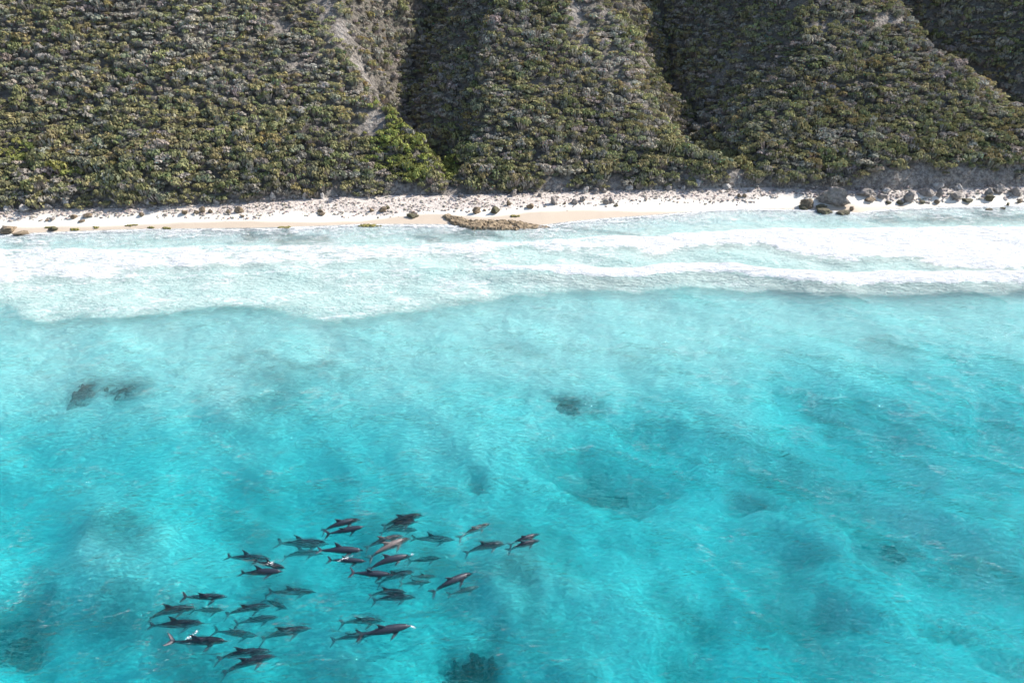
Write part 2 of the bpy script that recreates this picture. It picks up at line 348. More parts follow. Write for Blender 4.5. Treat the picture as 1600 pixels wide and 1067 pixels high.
nA = (fbm(WXg / 3.2, WYg / 1.8, 100, 5, .6) - .5); nB = (fbm(WXg / 1.3, WYg / .9, 104, 4, .6) - .5)
wob = nA * 2.2 + nB * .9
def band(top, bot, soft_top, soft_bot, wt=1., wb=1.):
    return (1 - sm(-soft_top, soft_top, WYg - top(WXg) + wob * wt)) * sm(-soft_bot, soft_bot, WYg - bot(WXg) + wob * wb)
fA = band(A_top, A_bot, .35, 1.3, .5, 1.6)
right = sm(8, 18, WXg)
fA = fA * (.74 + .9 * nA + .36 * right - .12 * sm(-40, -20, WXg) * (1 - sm(-12, 4, WXg)))
fB = band(B_top, B_bot, .3, .28, .35, .45) * sm(-9, 3, WXg)
milk = (.6 * sm(-1.8, 2.2, WYg - M_bot(WXg) + wob * 1.1) + .4 * sm(-.3, .6, WYg - M_bot(WXg) + wob * .9)) * (1 - sm(-3.2, -.6, shd))
swell2 = np.exp(-((WYg - curve([(-300,440),(0,452),(200,438),(400,426),(600,425),(760,425),(800,424)], 0)(WXg) + wob * .4) / .35) ** 2) * (1 - sm(-6, 0, WXg)) * .5
inner = milk * (.25 + 1.0 * nA) * (1 - .45 * right)
edge = np.exp(-((shd + .5 + wob * .5) / .28) ** 2) * .85
swash = sm(-9, -1, shd) * (1 - sm(-.4, .1, shd)) * (.36 + .8 * nA)
under = sm(0, 1.5, B_bot(WXg) - WYg) * 0
foam = np.maximum.reduce([fA, fB * 1.15, inner, edge, swash, swell2])
foam = np.clip(foam, 0, 1.1)
milk *= (1 - .8 * sm(-8, -3, shd))
shal = .20 * (1 + .35 * sm(-3.5, 0, WYg - M_bot(WXg))) * sm(-38, -29, shd + (fbm(WXg / 7, WYg / 4, 140, 4) - .5) * 8) * (1 - sm(-9, -4, shd)) * (.8 + .5 * nA)
milk = np.maximum(milk, shal)
# the breaker's raised crest, the foam's own thickness and the swell behind it
yc = .5 * (B_top(WXg) + B_bot(WXg)); dB = WYg - yc
WZ += (.80 * np.exp(-(np.where(dB < 0, dB / 2.6, dB / .9)) ** 2)) * sm(-22, 6, WXg)
yA = A_top(WXg); dA = WYg - yA
WZ += .22 * np.exp(-(np.where(dA < 0, dA / 2.2, dA / .5)) ** 2) * sm(0, 3, -shd)
ym = M_bot(WXg); WZ += .07 * np.exp(-((WYg - ym - 2) / 2.2) ** 2) * (1 - sm(0, 10, WXg))
solid = sm(.6, .9, foam); WZ += solid * (.16 * (fbm(WXg / .8, WYg / .6, 120, 4, .6)) + .02)
WZ = np.where(shd > -1.0, WZ * sm(1.0, 0, shd * 0 + np.clip(-shd, 0, 1) * 0 + np.clip(1 + shd, 0, 1)), WZ)
WZ = np.where(shd > 2.5, -.6, WZ)
n, m = WXg.shape
top = np.stack([WXg, WYg, WZ], -1).reshape(-1, 3); bot = top.copy(); bot[:, 2] = -22
idx = np.arange(n * m).reshape(n, m)
ring = np.concatenate([idx[0, :-1], idx[:-1, -1], idx[-1, :0:-1], idx[:0:-1, 0]])
nb = len(ring); V = np.concatenate([top, bot[ring], [[0, 0, -22]]])
b0 = n * m + np.arange(nb); b1 = np.roll(b0, -1); r1 = np.roll(ring, -1)
side = np.stack([ring, b0, b1, r1], -1); cen = n * m + nb
# bottom cap as quads (two ring edges and the centre)
b2 = np.roll(b0, -2); cap = np.stack([b0, np.full(nb, cen), b2, b1], -1)[::2]
F = np.concatenate([gridF(n, m), side, cap])
z0 = np.zeros(nb + 1)
sea = tag(mesh_np('sea', V, F, M['water'], attrs={'foam': np.concatenate([foam.ravel(), z0]), 'milk': np.concatenate([milk.ravel(), z0])}), kind='structure')

# ------------------------------------------------------------------ rocks
def ico(sub):
    bm = bmesh.new(); bmesh.ops.create_icosphere(bm, subdivisions=sub, radius=1)
    V = np.array([v.co[:] for v in bm.verts]); F = np.array([[v.index for v in f.verts] for f in bm.faces]); bm.free(); return V, F
IV, IF = ico(4); PV, PF = ico(1)
def n3(P, sc, seed):
    return (fbm(P[:, 0] * sc + P[:, 2] * sc * .7, P[:, 1] * sc - P[:, 2] * sc * .6, seed, 4) + fbm(P[:, 2] * sc + 7, P[:, 0] * sc - P[:, 1] * sc * .5, seed + 3, 4)) - 1
def rock(name, x, y, w, h, dpt, mat, seed, label, cat='boulder', group=None, sink=.25, z=None, flat=False):
    r = random.Random(seed); V = IV.copy()
    for _ in range(9):                                   # facets: cut the ball with random planes
        a = r.uniform(0, 6.28); e = r.uniform(-.3, .9); nv = np.array([math.cos(a) * math.cos(e), math.sin(a) * math.cos(e), math.sin(e)])
        d = V @ nv; lim = r.uniform(.42, .8); V = V - np.maximum(d - lim, 0)[:, None] * nv
    V *= (1 + .45 * n3(V, 1.5, seed) - .35 * np.abs(n3(V, 3.2, seed + 9)) + .20 * n3(V, 8, seed + 5))[:, None]
    if flat: V[:, 2] = np.where(V[:, 2] > .35, .35 + (V[:, 2] - .35) * .35, V[:, 2])
    V *= np.array([w / 2, dpt / 2, h / (1.7 - sink * 2 + .3) ])
    V[:, 2] -= V[:, 2].min() + (V[:, 2].max() - V[:, 2].min()) * sink
    o = mesh_np(name, V, IF, mat, True)
    gz = float(ground(x, y)) if z is None else z
    o.location = (x, y, gz); o.rotation_euler = (0, 0, r.uniform(-.25, .25))
    return tag(o, label, cat, group)
def ground_at(px, py):
    x = y = z = 0
    for _ in range(12): x, y = at(px, py, z); z = .5 * z + .5 * float(ground(x, y))
    return x, y, z
# (px, py of the foot, width px, height px, material, label, group)
ROCKS = [
 (1306,326,54,25,'grey','huge overhanging grey boulder, largest on the beach, at the water edge',None),
 (1262,325,24,11,'brown','jagged brown rock touching the left side of the huge grey boulder',None),
 (1256,328,15,6,'dark','small dark wet rock in front of the jagged brown rock by the huge boulder',None),
 (1284,327,18,6,'dark','low black rock filling the gap between jagged brown rock and huge boulder',None),
 (1292,335,24,7,'dark','low weedy rock at the water in front of the huge boulder, left one',None),
 (1318,336,20,6,'dark','low weedy rock trailing into the swash below the huge boulder, right one',None),
 (1331,330,10,5,'brown','small brown rock just right of the huge grey boulder',None),
 (1352,308,28,13,'grey','grey boulder on the pebbles right behind the huge boulder',None),
 (1378,312,18,8,'grey','small grey boulder on white sand, second right of the huge boulder',None),
 (1360,317,22,6,'brown','long flat brown rock on the sand right of the huge boulder',None),
 (1389,320,12,5,'dark','low dark rock on wet sand left of the pointed grey boulder',None),
 (1407,321,14,8,'dark','dark rounded rock touching the left foot of the pointed grey boulder',None),
 (1420,317,20,17,'grey','pointed grey boulder standing upright on the right end of the beach',None),
 (1441,319,11,5,'dark','small dark flat rock right of the pointed grey boulder',None),
 (1450,311,28,14,'grey','square grey boulder block behind the pointed boulder',None),
 (1468,309,12,16,'grey','narrow upright grey rock leaning on the square boulder block',None),
 (1466,297,15,12,'pale','pale rock at the foot of the bluff above the square boulder block',None),
 (1464,319,10,7,'brown','small brown rock on the sand under the narrow upright rock',None),
 (1495,313,22,13,'grey','grey boulder with a sharp top between the square block and the right rock pile',None),
 (1515,318,20,6,'dark','dark weedy flat rocks on wet sand before the sharp topped boulder',None),
 (1547,316,18,9,'dark','dark weedy rock at the seaward side of the right rock pile',None),
 (1545,306,14,11,'grey','grey boulder on the left of the right rock pile',None),
 (1560,303,20,14,'grey','tall grey boulder topping the right rock pile',None),
 (1588,308,22,12,'grey','grey boulder at the right edge of the photo behind the pile',None),
 (1575,322,8,5,'dark','small dark rock on the sand below the right rock pile',None),
 (1546,330,16,4,'dark','flat dark rock awash in shallow water at right, larger of two',None),
 (1569,328,10,4,'dark','flat dark rock awash in shallow water at right, smaller of two',None),
 (1594,318,12,7,'brown','brown rock on sand at the right photo edge',None),
 (1385,303,20,9,'pale','pale low boulder against the shaded bluff right of the huge boulder',None),
 (1500,292,14,9,'pale','pale rounded rock high against the shaded bluff at right',None),
 (864,320,12,11,'grey','dark grey rock on the white sand right of the brown rock ledge',None),
 (830,327,13,7,'brown','low brown rock at the sand edge above the ledge right end',None),
 (898,320,11,7,'grey','grey rock, left of the pair on the sand in the middle of the beach',None),
 (910,316,10,8,'grey','grey rock, right of the pair on the sand in the middle of the beach',None),
 (947,320,10,7,'grey','left rock of the twin grey rocks on the white sand',None),
 (955,318,9,8,'grey','right rock of the twin grey rocks on the white sand',None),
 (963,323,7,3,'dark','tiny dark flat stone right of the twin grey rocks',None),
 (882,320,6,3,'brown','tiny brown stone on sand left of the middle grey pair',None),
 (803,307,14,9,'grey','grey boulder at the toe of the slope above the rock ledge',None),
 (801,291,9,10,'pale','pale rounded rock among shrubs above the rock ledge',None),
 (844,308,9,6,'grey','small grey rock on pebbles near the toe of the slope right of the ledge',None),
 (914,303,12,10,'pale','pale boulder under the shrubs, left of a boulder cluster mid slope foot',None),
 (936,297,12,9,'grey','upper grey boulder of the cluster at the foot of the middle ridge',None),
 (931,304,12,7,'grey','lower left grey boulder of the cluster at the foot of the middle ridge',None),
 (944,302,9,7,'grey','lower right grey boulder of the cluster at the foot of the middle ridge',None),
 (984,299,12,9,'pale','pale boulder at slope foot right of the boulder cluster',None),
 (1043,299,12,8,'grey','grey rock at slope foot, third right of the cluster',None),
 (1068,298,9,7,'pale','small pale rock at slope foot before the second gully',None),
 (1091,296,14,8,'pale','broad pale boulder at slope foot before the second gully',None),
 (1138,292,14,7,'pale','pale boulder under green shrubs at the mouth of the second gully',None),
 (1154,309,8,5,'brown','left small brown rock of two on the pebble band right of centre',None),
 (1164,309,7,5,'brown','right small brown rock of two on the pebble band right of centre',None),
 (745,335,13,9,'brown','brown rock resting on top of the rock ledge, left one',None),
 (773,334,16,9,'dark','dark broken rock resting on top of the rock ledge, right one',None),
 (795,322,8,8,'brown','brown rock casting a shadow on the sand above the ledge',None),
 (757,330,7,3,'brown','thin brown stone between the two rocks on the ledge',None),
 (720,309,10,7,'grey','grey rock at the slope foot above the left end of the ledge',None),
 (644,341,17,6,'dark','black flat rock alone on the wet sand left of the ledge',None),
 (646,334,8,3,'brown','small brown stone just above the black flat rock on wet sand',None),
 (598,332,13,7,'brown','rounded brown rock on white sand left of the ledge',None),
 (606,327,8,5,'dark','small dark rock just behind the rounded brown rock',None),
 (580,332,9,5,'brown','small brown rock left of the rounded brown rock',None),
 (500,333,10,5,'brown','brown stone at the pebble edge, upper of two left of centre',None),
 (501,338,12,4,'brown','flat brown stone on the white sand, lower of two left of centre',None),
 (427,314,9,8,'pale','pale rock under shrubs at slope foot, near the left third of the beach',None),
 (476,312,10,9,'pale','pale round rock at slope foot, left of two close together',None),
 (503,311,9,8,'pale','pale round rock at slope foot, right of two close together',None),
 (374,333,14,9,'brown','largest brown rock of the cluster at the pebble edge on the left beach',None),
 (357,335,9,6,'brown','small brown rock left beside the largest of the left cluster',None),
 (378,340,9,3,'brown','thin flat stone on white sand below the left cluster',None),
 (328,334,8,5,'brown','small brown rock on pebbles right of the left beach pair',None),
 (316,333,10,8,'brown','right rock of the pair of brown rocks on the left pebble band',None),
 (306,335,9,5,'brown','left rock of the pair of brown rocks on the left pebble band',None),
 (288,336,14,6,'brown','low wide brown rock on the left pebble band',None),
 (220,339,9,5,'brown','small brown stone alone at the pebble edge, left beach',None),
 (322,316,10,12,'pale','tall pale rock standing among shrubs at slope foot, left beach',None),
 (338,320,10,9,'pale','pale rock right beside the tall pale rock at slope foot',None),
 (232,321,9,7,'pale','pale rock peeking out below shrubs between left photo edge and tall pale rock',None),
 (104,325,8,11,'pale','slim pale green rock under the shrubs at far left',None),
 (73,328,16,8,'pale','pale grey boulder under shrubs, third from the left photo edge',None),
 (37,331,17,9,'pale','pale grey boulder under shrubs, second from the left photo edge',None),
 (10,332,14,9,'pale','pale grey boulder under shrubs, nearest the left photo edge',None),
 (137,341,12,5,'brown','dark brown stone at the pebble edge near the far left',None),
 (115,343,11,5,'brown','brown stone left of the dark brown stone near the far left',None),
 (127,348,9,3,'brown','thin flat stone alone on white sand at far left',None),
 (82,345,11,4,'grey','low grey stone on the white sand at far left, upper one',None),
 (73,346,7,2.5,'brown','tiny flat stone at far left, next to the low grey stone',None),
 (10,366,34,10,'brown','jagged brown reef rock at the water edge on the left photo border',None),
 (32,369,24,5,'brown','low brown reef rock trailing right of the left border reef rock',None),
 (82,361,13,6,'dark','dark brown rock on wet sand right of the left border reef rock',None),
]
for i, (px, py, w, h, mt, lab, g) in enumerate(ROCKS):
    x, y, z = ground_at(px, py); k = depth_of(x, y, z) / FPX
    nm = 'boulder' if w >= 12 else 'rock'
    big = i == 0
    if px > 1335: w, h = w * .9, h * .82
    rock(nm, x, y + w * k * .25, w * k * 1.12, h * k * 1.15, w * k * (.9 if not big else .7), M[mt], 200 + i * 7, lab, nm, g or ('rocks and boulders on the beach'), sink=.12 if big else .2, flat=(h < w * .45))
# seaweed clumps
for i, (px, py, w, lab) in enumerate([(75,356,9,'small yellow green seaweed clump on sand, leftmost of the clumps'),(117,359,13,'green seaweed clump on wet sand, second of the left clumps'),
   (151,356,11,'bright green seaweed clump on wet sand, third of the left clumps'),(201,353,9,'green seaweed clump, left of a close pair'),(211,352,7,'green seaweed clump, right of a close pair'),
   (236,356,9,'thin brownish seaweed clump at the swash edge, right of the close pair'),(444,356,16,'brown green seaweed patch at the water edge, left of centre'),
   (573,353,24,'long dark green seaweed patch at the water edge left of the ledge'),(592,354,7,'small seaweed clump right of the long patch'),(806,338,14,'yellow green seaweed clump on the sand right of the ledge top'),(262,357,14,'thin seaweed strand on the swash line, left beach')]):
    x, y, z = ground_at(px, py); k = depth_of(x, y, z) / FPX; r = random.Random(900 + i)
    Vs, Fs, off = [], [], 0
    for j in range(int(6 + w * .9)):
        V = PV * np.array([w * k * r.uniform(.1, .2), w * k * r.uniform(.08, .16), .10 * r.uniform(.6, 1.4)]) * (1 + .5 * (np.random.default_rng(i * 40 + j).random((len(PV), 1)) - .5))
        V = V + np.array([r.uniform(-.5, .5) * w * k, r.uniform(-.3, .3) * w * k * .6, .04]); Vs.append(V); Fs.append(PF + off); off += len(V)
    o = mesh_np('seaweed_clump', np.concatenate(Vs), np.concatenate(Fs), M['weed'], True); o.location = (x, y, z)
    tag(o, lab, 'seaweed', 'seaweed clumps washed up on the beach')
# rock ledge
P = [(690,330),(702,330),(716,334),(735,337),(765,339),(795,340),(815,342),(830,345),(850,349),(868,351),(846,352),(805,352),(770,351),(760,349),(742,349),(722,345),(708,341),(700,336),(690,331)]
PW = np.array([at(a, b, float(np.interp(a, [690, 780, 880], [.95, .6, .2]))) for a, b in P])
def sdist(X, Y, poly):
    best = np.full(X.shape, 1e9); ins = np.zeros(X.shape, bool); n = len(poly)
    for i in range(n):
        ax, ay = poly[i]; bx, by = poly[(i + 1) % n]; dx, dy = bx - ax, by - ay
        t = np.clip(((X - ax) * dx + (Y - ay) * dy) / (dx * dx + dy * dy + 1e-9), 0, 1)
        best = np.minimum(best, np.hypot(X - ax - t * dx, Y - ay - t * dy))
        c = ((ay > Y) != (by > Y)) & (X < (bx - ax) * (Y - ay) / (by - ay + 1e-12) + ax); ins ^= c
    return np.where(ins, best, -best)
gx = np.arange(PW[:, 0].min() - .6, PW[:, 0].max() + .6, .06); gy = np.arange(PW[:, 1].min() - .6, PW[:, 1].max() + .6, .06)
GX, GY = np.meshgrid(gx, gy); sd = sdist(GX, GY, PW) + (fbm(GX * 2, GY * 2, 300, 5, .7) - .5) * .75
tt = (GX - PW[:, 0].min()) / np.ptp(PW[:, 0])
hl = (.25 * (1 - sm(.25, .95, tt)) + .10) * sm(-.02, .16, sd) + (fbm(GX * 2.2, GY * 2.6, 310, 5, .65) - .5) * .34 * sm(0, .3, sd) - .5 * sm(.05, -.12, -(-sd)) * 0 - .6 * sm(0, .14, -sd)
hl = hl - .30 * sm(.55, .72, fbm(GX * 2.4 + GY, GY * 3.2, 330, 4, .6)) * sm(0, .3, sd)
GZ = np.maximum(ground(GX, GY), -.05) + hl
tag(mesh_np('rock_ledge', np.stack([GX, GY, GZ], -1).reshape(-1, 3), gridF(*GX.shape), M['ledge']), 'long flat brown rock ledge slanting from the sand into the wash', 'rock ledge')
# submerged reefs
for i, (px, py, rx, ry, lab) in enumerate([(145,658,24,22,'purplish brown submerged reef, left of the pair beyond the pod'),(207,652,32,14,'brown submerged reef, right of the pair beyond the pod'),
   (740,1045,52,34,'large dark submerged reef at the bottom edge below the pod'),(22,1010,50,32,'dark submerged reef in the bottom left corner'),(948,770,48,18,'dark submerged reef patch right of and beyond the pod'),
   (885,670,28,8,'small dark submerged reef in the middle of the bay'),(1408,852,30,14,'dark submerged reef patch at right among the pale sand'),(1135,385,22,4,'low black rock awash between the two lines of white water')]):
    z0_ = -3.6 if i < 7 else -.1
    x, y, a, b = blob_world(px, py, rx, ry, z0_)
    g = np.linspace(-1.3, 1.3, 60); GX, GY = np.meshgrid(x + a * g, y + b * g)
    rr = np.hypot((GX - x) / a, (GY - y) / b) + (fbm(GX / 1.2, GY / 1.2, 400 + i, 5, .7) - .5) * 2.0
    hgt = (.62 if i in (2, 3) else .42)
    hol = blobs(GX, GY, DARK, -3.6, .8, 71) * 1.5 * sm(30, 40, shore(GX) - GY) if i < 7 else 0
    GZ = ground(GX, GY) - hol - .25 + hgt * (1 - sm(.25, 1.0, rr)) * (.6 + fbm(GX * 1.3, GY * 1.3, 420 + i, 4, .6)) - .5 * sm(1.0, 1.3, rr)
    GZ = GZ - .6 * sm(.9, 1.25, np.maximum(np.abs(GX - x) / a, np.abs(GY - y) / b))
    tag(mesh_np('submerged_reef', np.stack([GX, GY, GZ], -1).reshape(-1, 3), gridF(60, 60), M['reef']), lab, 'reef', 'submerged reefs')
# pebbles
rng = np.random.default_rng(11)
N = 11000; px_ = rng.uniform(-80, 92, N); q = rng.beta(1.3, 1.1, N); a_, b_ = pebl(px_) - .5, toe(px_) + .3
py_ = a_ + (b_ - a_) * q + (rng.random(N) < .04) * rng.uniform(-1.2, 0, N)
keep = fbm(px_ / 1.7, py_ / 1.0, 130, 3) > .38; px_, py_ = px_[keep], py_[keep]; N = len(px_)
pz_ = ground(px_, py_); r_ = .03 + .15 * rng.random(N) ** 3.6
ang = rng.uniform(0, 6.28, N); sc = np.stack([r_ * rng.uniform(1, 1.7, N), r_ * rng.uniform(.8, 1.2, N), r_ * rng.uniform(.5, .9, N)], -1)
jit = 1 + .35 * (rng.random((N, len(PV), 1)) - .5); V = PV[None] * jit * sc[:, None, :]
c_, s_ = np.cos(ang)[:, None], np.sin(ang)[:, None]
V = np.stack([V[..., 0] * c_ - V[..., 1] * s_ + px_[:, None], V[..., 0] * s_ + V[..., 1] * c_ + py_[:, None], V[..., 2] + pz_[:, None] + r_[:, None] * .3], -1)
base = np.array([.50, .43, .38]) * (.45 + .75 * rng.random((N, 1))) * (1 + .12 * (rng.random((N, 3)) - .5))
tag(mesh_np('beach_pebbles', V.reshape(-1, 3), (PF[None] + (np.arange(N) * len(PV))[:, None, None]).reshape(-1, 3), M['pebble'], False,
    {'col': np.repeat(base, len(PV), 0)}), 'band of pinkish grey pebbles along the foot of the slope', 'pebbles', kind='stuff')

# ------------------------------------------------------------------ shrubs
def shrub_proto(seed, nl=130, ns=60):
    """leaf triangles (n,3,3), twig triangles (m,3,3); crown radius about 1, height about 1"""
    r = np.random.default_rng(seed); k = r.integers(5, 9)
    cen = np.stack([r.normal(0, .42, k), r.normal(0, .42, k), r.uniform(.38, .68, k)], -1); rad = r.uniform(.24, .40, k)
    cen[:, 2] -= .22 * np.hypot(cen[:, 0], cen[:, 1])
    i = r.integers(0, k, nl); d = r.normal(size=(nl, 3)); d[:, 2] = np.abs(d[:, 2]) * 1.2 + .02; d /= np.linalg.norm(d, axis=1)[:, None]
    p = cen[i] + d * rad[i][:, None] * np.array([1.15, 1.15, .62]) * r.uniform(.85, 1.06, (nl, 1))
    nn = d + r.normal(0, .38, (nl, 3)); nn /= np.linalg.norm(nn, axis=1)[:, None]
    a = np.cross(nn, r.normal(size=(nl, 3))); a /= np.linalg.norm(a, axis=1)[:, None]; b = np.cross(nn, a)
    sz = r.uniform(.10, .19, (nl, 1)); L = np.stack([p + a * sz, p - a * sz * .6 + b * sz, p - a * sz * .6 - b * sz], 1)
    an = r.uniform(0, 6.28, ns); ro = r.uniform(.35, .92, ns); top = np.stack([np.cos(an) * ro, np.sin(an) * ro, r.uniform(.3, .8, ns) * (1.1 - .55 * ro)], -1)
    bot = np.stack([np.cos(an) * ro * .5, np.sin(an) * ro * .5, np.full(ns, -.15)], -1)
    tn = np.stack([-np.sin(an), np.cos(an), np.zeros(ns)], -1) * r.uniform(.03, .085, (ns, 1))
    T = np.stack([bot, top + tn, top - tn], 1); return L, T
NP = 10
PROTO = [shrub_proto(500 + i) for i in range(NP)]
PAL = {'olive': ((.255, .234, .120), (.325, .292, .254)), 'grey': ((.295, .268, .222), (.350, .318, .280)), 'green': ((.200, .204, .104), (.290, .263, .230)),
       'lush': ((.25, .262, .085), (.24, .215, .185)), 'gold': ((.270, .222, .105), (.265, .23, .20)), 'sage': ((.225, .225, .150), (.30, .275, .255))}
LIGHT = [(930,60,50,50,1),(985,130,50,50,1),(1040,190,50,36,1),(1100,235,46,24,1),(960,20,60,20,.8),(1500,60,40,44,1),(1560,130,36,46,1),(1460,15,50,16,.8),(520,60,60,60,.6),(560,150,50,40,.5),(300,60,160,60,.3)]  # pale grass and sunlit flanks, the sunlight painted into the shrub tint
def pick_kind(x, y, s, lush, r):
    g = fbm(x / 7, y / 5, 150, 4, .6); t = fbm(x / 2.2, y / 2.2, 155, 3); o = fbm(x / 5 + 9, y / 3, 158, 3)
    low = 1 - sm(4, 22, s)
    k = np.where(r < .42 + 1.1 * (g - .5) - .16 * low, 'grey', 'olive')
    k = np.where((k == 'olive') & (t > .60 - .04 * low), 'green', k)
    k = np.where((k != 'grey') & (o > .68) & (r > .6), 'gold', k)
    k = np.where((r > .93), 'sage', k)
    return np.where((lush > .45) & (r > .12), 'lush', k)
rng = np.random.default_rng(21)
sp = .72
gx = np.arange(-100, 118, sp); gs = np.arange(.1, 66, sp * .9); GX, GS = np.meshgrid(gx, gs)
sx = (GX + rng.uniform(-.45, .45, GX.shape) * sp * 1.4).ravel(); s_s = (GS + rng.uniform(-.45, .45, GX.shape) * sp * 1.4).ravel(); s_s = np.maximum(s_s, .1 + rng.random(len(s_s)) * .9)
vis = (np.abs(sx + 0) < (toe(sx) + s_s) * .80 + 14); sx, s_s = sx[vis], s_s[vis]; sy = toe(sx) + s_s
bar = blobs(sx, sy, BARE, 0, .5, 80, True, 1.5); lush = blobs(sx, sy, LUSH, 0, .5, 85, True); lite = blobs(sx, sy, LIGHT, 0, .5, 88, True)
keep = rng.random(len(sx)) > bar * 1.05; keep &= ~((s_s < 1.6) & (sx > -24) & (sx < 30) & (fbm(sx / 3.2, sy * 0, 160, 2) > .58))
right_bluff = (sx > 43) & (s_s < 1.5 * fbm(sx / 1.8, sy * 0, 174, 2) + .25); keep &= ~right_bluff
sx, sy, s_s, lush, lite = sx[keep], sy[keep], s_s[keep], lush[keep], lite[keep]
N = len(sx); sz_ = ground(sx, sy); kind = pick_kind(sx, sy, s_s, lush, rng.random(N))
rad = (.34 + .62 * rng.random(N) ** 1.3) * (1 + .45 * (rng.random(N) ** 5)) * (1 + .18 * (1 - sm(3, 15, s_s))); hgt = rad * rng.uniform(.85, 1.45, N)
hgt = np.where(kind == 'grey', hgt * .9, hgt)
big = rng.random(N) < .05; rad = np.where(big, rad * 1.35, rad)
order = np.argsort(s_s); nearest = np.zeros(N, bool)
inview = (np.abs(sx) < depth_of(sx, sy, 4) * .75 + .5)
idx_near = [i for i in order if inview[i]][:240]; nearest[idx_near] = True
hgt *= .55 + 1.0 * fbm(sx / 2.5, sy / 2.5, 170, 3); rad *= .85 + .3 * fbm(sx / 4, sy / 4, 171, 3); patch = .72 + .56 * fbm(sx / 6, sy / 4.5, 173, 5, .65)
ang = rng.uniform(0, 6.28, N); pv = rng.integers(0, NP, N)
def place(T, idx):
    c, s = np.cos(ang[idx])[:, None, None], np.sin(ang[idx])[:, None, None]
    A = T[None]; Xr = A[..., 0] * c - A[..., 1] * s; Yr = A[..., 0] * s + A[..., 1] * c
    sc_ = rad[idx][:, None, None]; h = hgt[idx][:, None, None]
    Xo = Xr * sc_ + sx[idx][:, None, None]; Yo = Yr * sc_ + sy[idx][:, None, None]; Zo = A[..., 2] * h + sz_[idx][:, None, None]
    # follow the slope a little so that crowns sit on the ground on both sides
    return np.stack([Xo, Yo, Zo], -1)
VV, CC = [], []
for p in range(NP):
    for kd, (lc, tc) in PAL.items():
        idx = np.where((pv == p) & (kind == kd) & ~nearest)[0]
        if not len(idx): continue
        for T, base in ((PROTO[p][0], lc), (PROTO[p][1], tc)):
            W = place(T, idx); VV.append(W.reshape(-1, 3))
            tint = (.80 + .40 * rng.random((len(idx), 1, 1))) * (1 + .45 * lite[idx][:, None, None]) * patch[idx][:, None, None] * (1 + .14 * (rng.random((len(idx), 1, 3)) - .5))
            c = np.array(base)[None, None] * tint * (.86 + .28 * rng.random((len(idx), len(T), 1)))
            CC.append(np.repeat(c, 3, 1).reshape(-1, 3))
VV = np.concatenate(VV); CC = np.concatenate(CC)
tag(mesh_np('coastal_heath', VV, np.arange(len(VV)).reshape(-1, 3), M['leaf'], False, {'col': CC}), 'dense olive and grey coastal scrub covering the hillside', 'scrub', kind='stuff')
# the shrubs nearest the beach, one object each
cache = {}
def shrub_mesh(kind_, p, part):
    key = (kind_, p, part)
    if key not in cache:
        T = PROTO[p][0 if part == 'foliage' else 1]; r = np.random.default_rng(hash((p, part)) & 0xffff if False else p * 7 + (part == 'foliage'))
        c = np.array(PAL[kind_][0 if part == 'foliage' else 1])[None] * (.86 + .28 * r.random((len(T), 1)))
        o = mesh_np(part, T.reshape(-1, 3), np.arange(len(T) * 3).reshape(-1, 3), M['leaf' if part == 'foliage' else 'wood'], False, {'col': np.repeat(c, 3, 0)})
        cache[key] = o.data; bpy.data.objects.remove(o)
    return cache[key]
WORD = {'olive': 'olive green', 'grey': 'bare grey leafless', 'green': 'dark green', 'lush': 'bright yellow green', 'gold': 'golden tinged', 'sage': 'pale sage green'}
ONES = 'zeroth first second third fourth fifth sixth seventh eighth ninth tenth eleventh twelfth thirteenth fourteenth fifteenth sixteenth seventeenth eighteenth nineteenth'.split()
TENS = {2: 'twent', 3: 'thirt', 4: 'fort', 5: 'fift', 6: 'sixt', 7: 'sevent', 8: 'eight', 9: 'ninet'}
def ordinal(n):
    if n >= 100: return 'hundred and ' + ordinal(n - 100) if n > 100 else 'hundredth'
    if n < 20: return ONES[n]
    return TENS[n // 10] + ('ieth' if n % 10 == 0 else 'y-' + ONES[n % 10])
count = {}
for i in sorted(idx_near, key=lambda i: sx[i]):
    kd = str(kind[i]); e = bpy.data.objects.new('coastal_shrub', None); COL.objects.link(e)
    e.location = (sx[i], sy[i], sz_[i]); e.rotation_euler = (0, 0, ang[i]); e.scale = (rad[i], rad[i], hgt[i])
    count[kd] = count.get(kd, 0) + 1
    tag(e, '%s shrub, %s of its colour from the left along the slope foot' % (WORD[kd], ordinal(count[kd])), 'shrub', 'shrubs in the front rows at the foot of the slope')
    for part in ('foliage', 'branches'):
        c = bpy.data.objects.new(part, shrub_mesh(kd, int(pv[i]), part)); COL.objects.link(c); c.parent = e

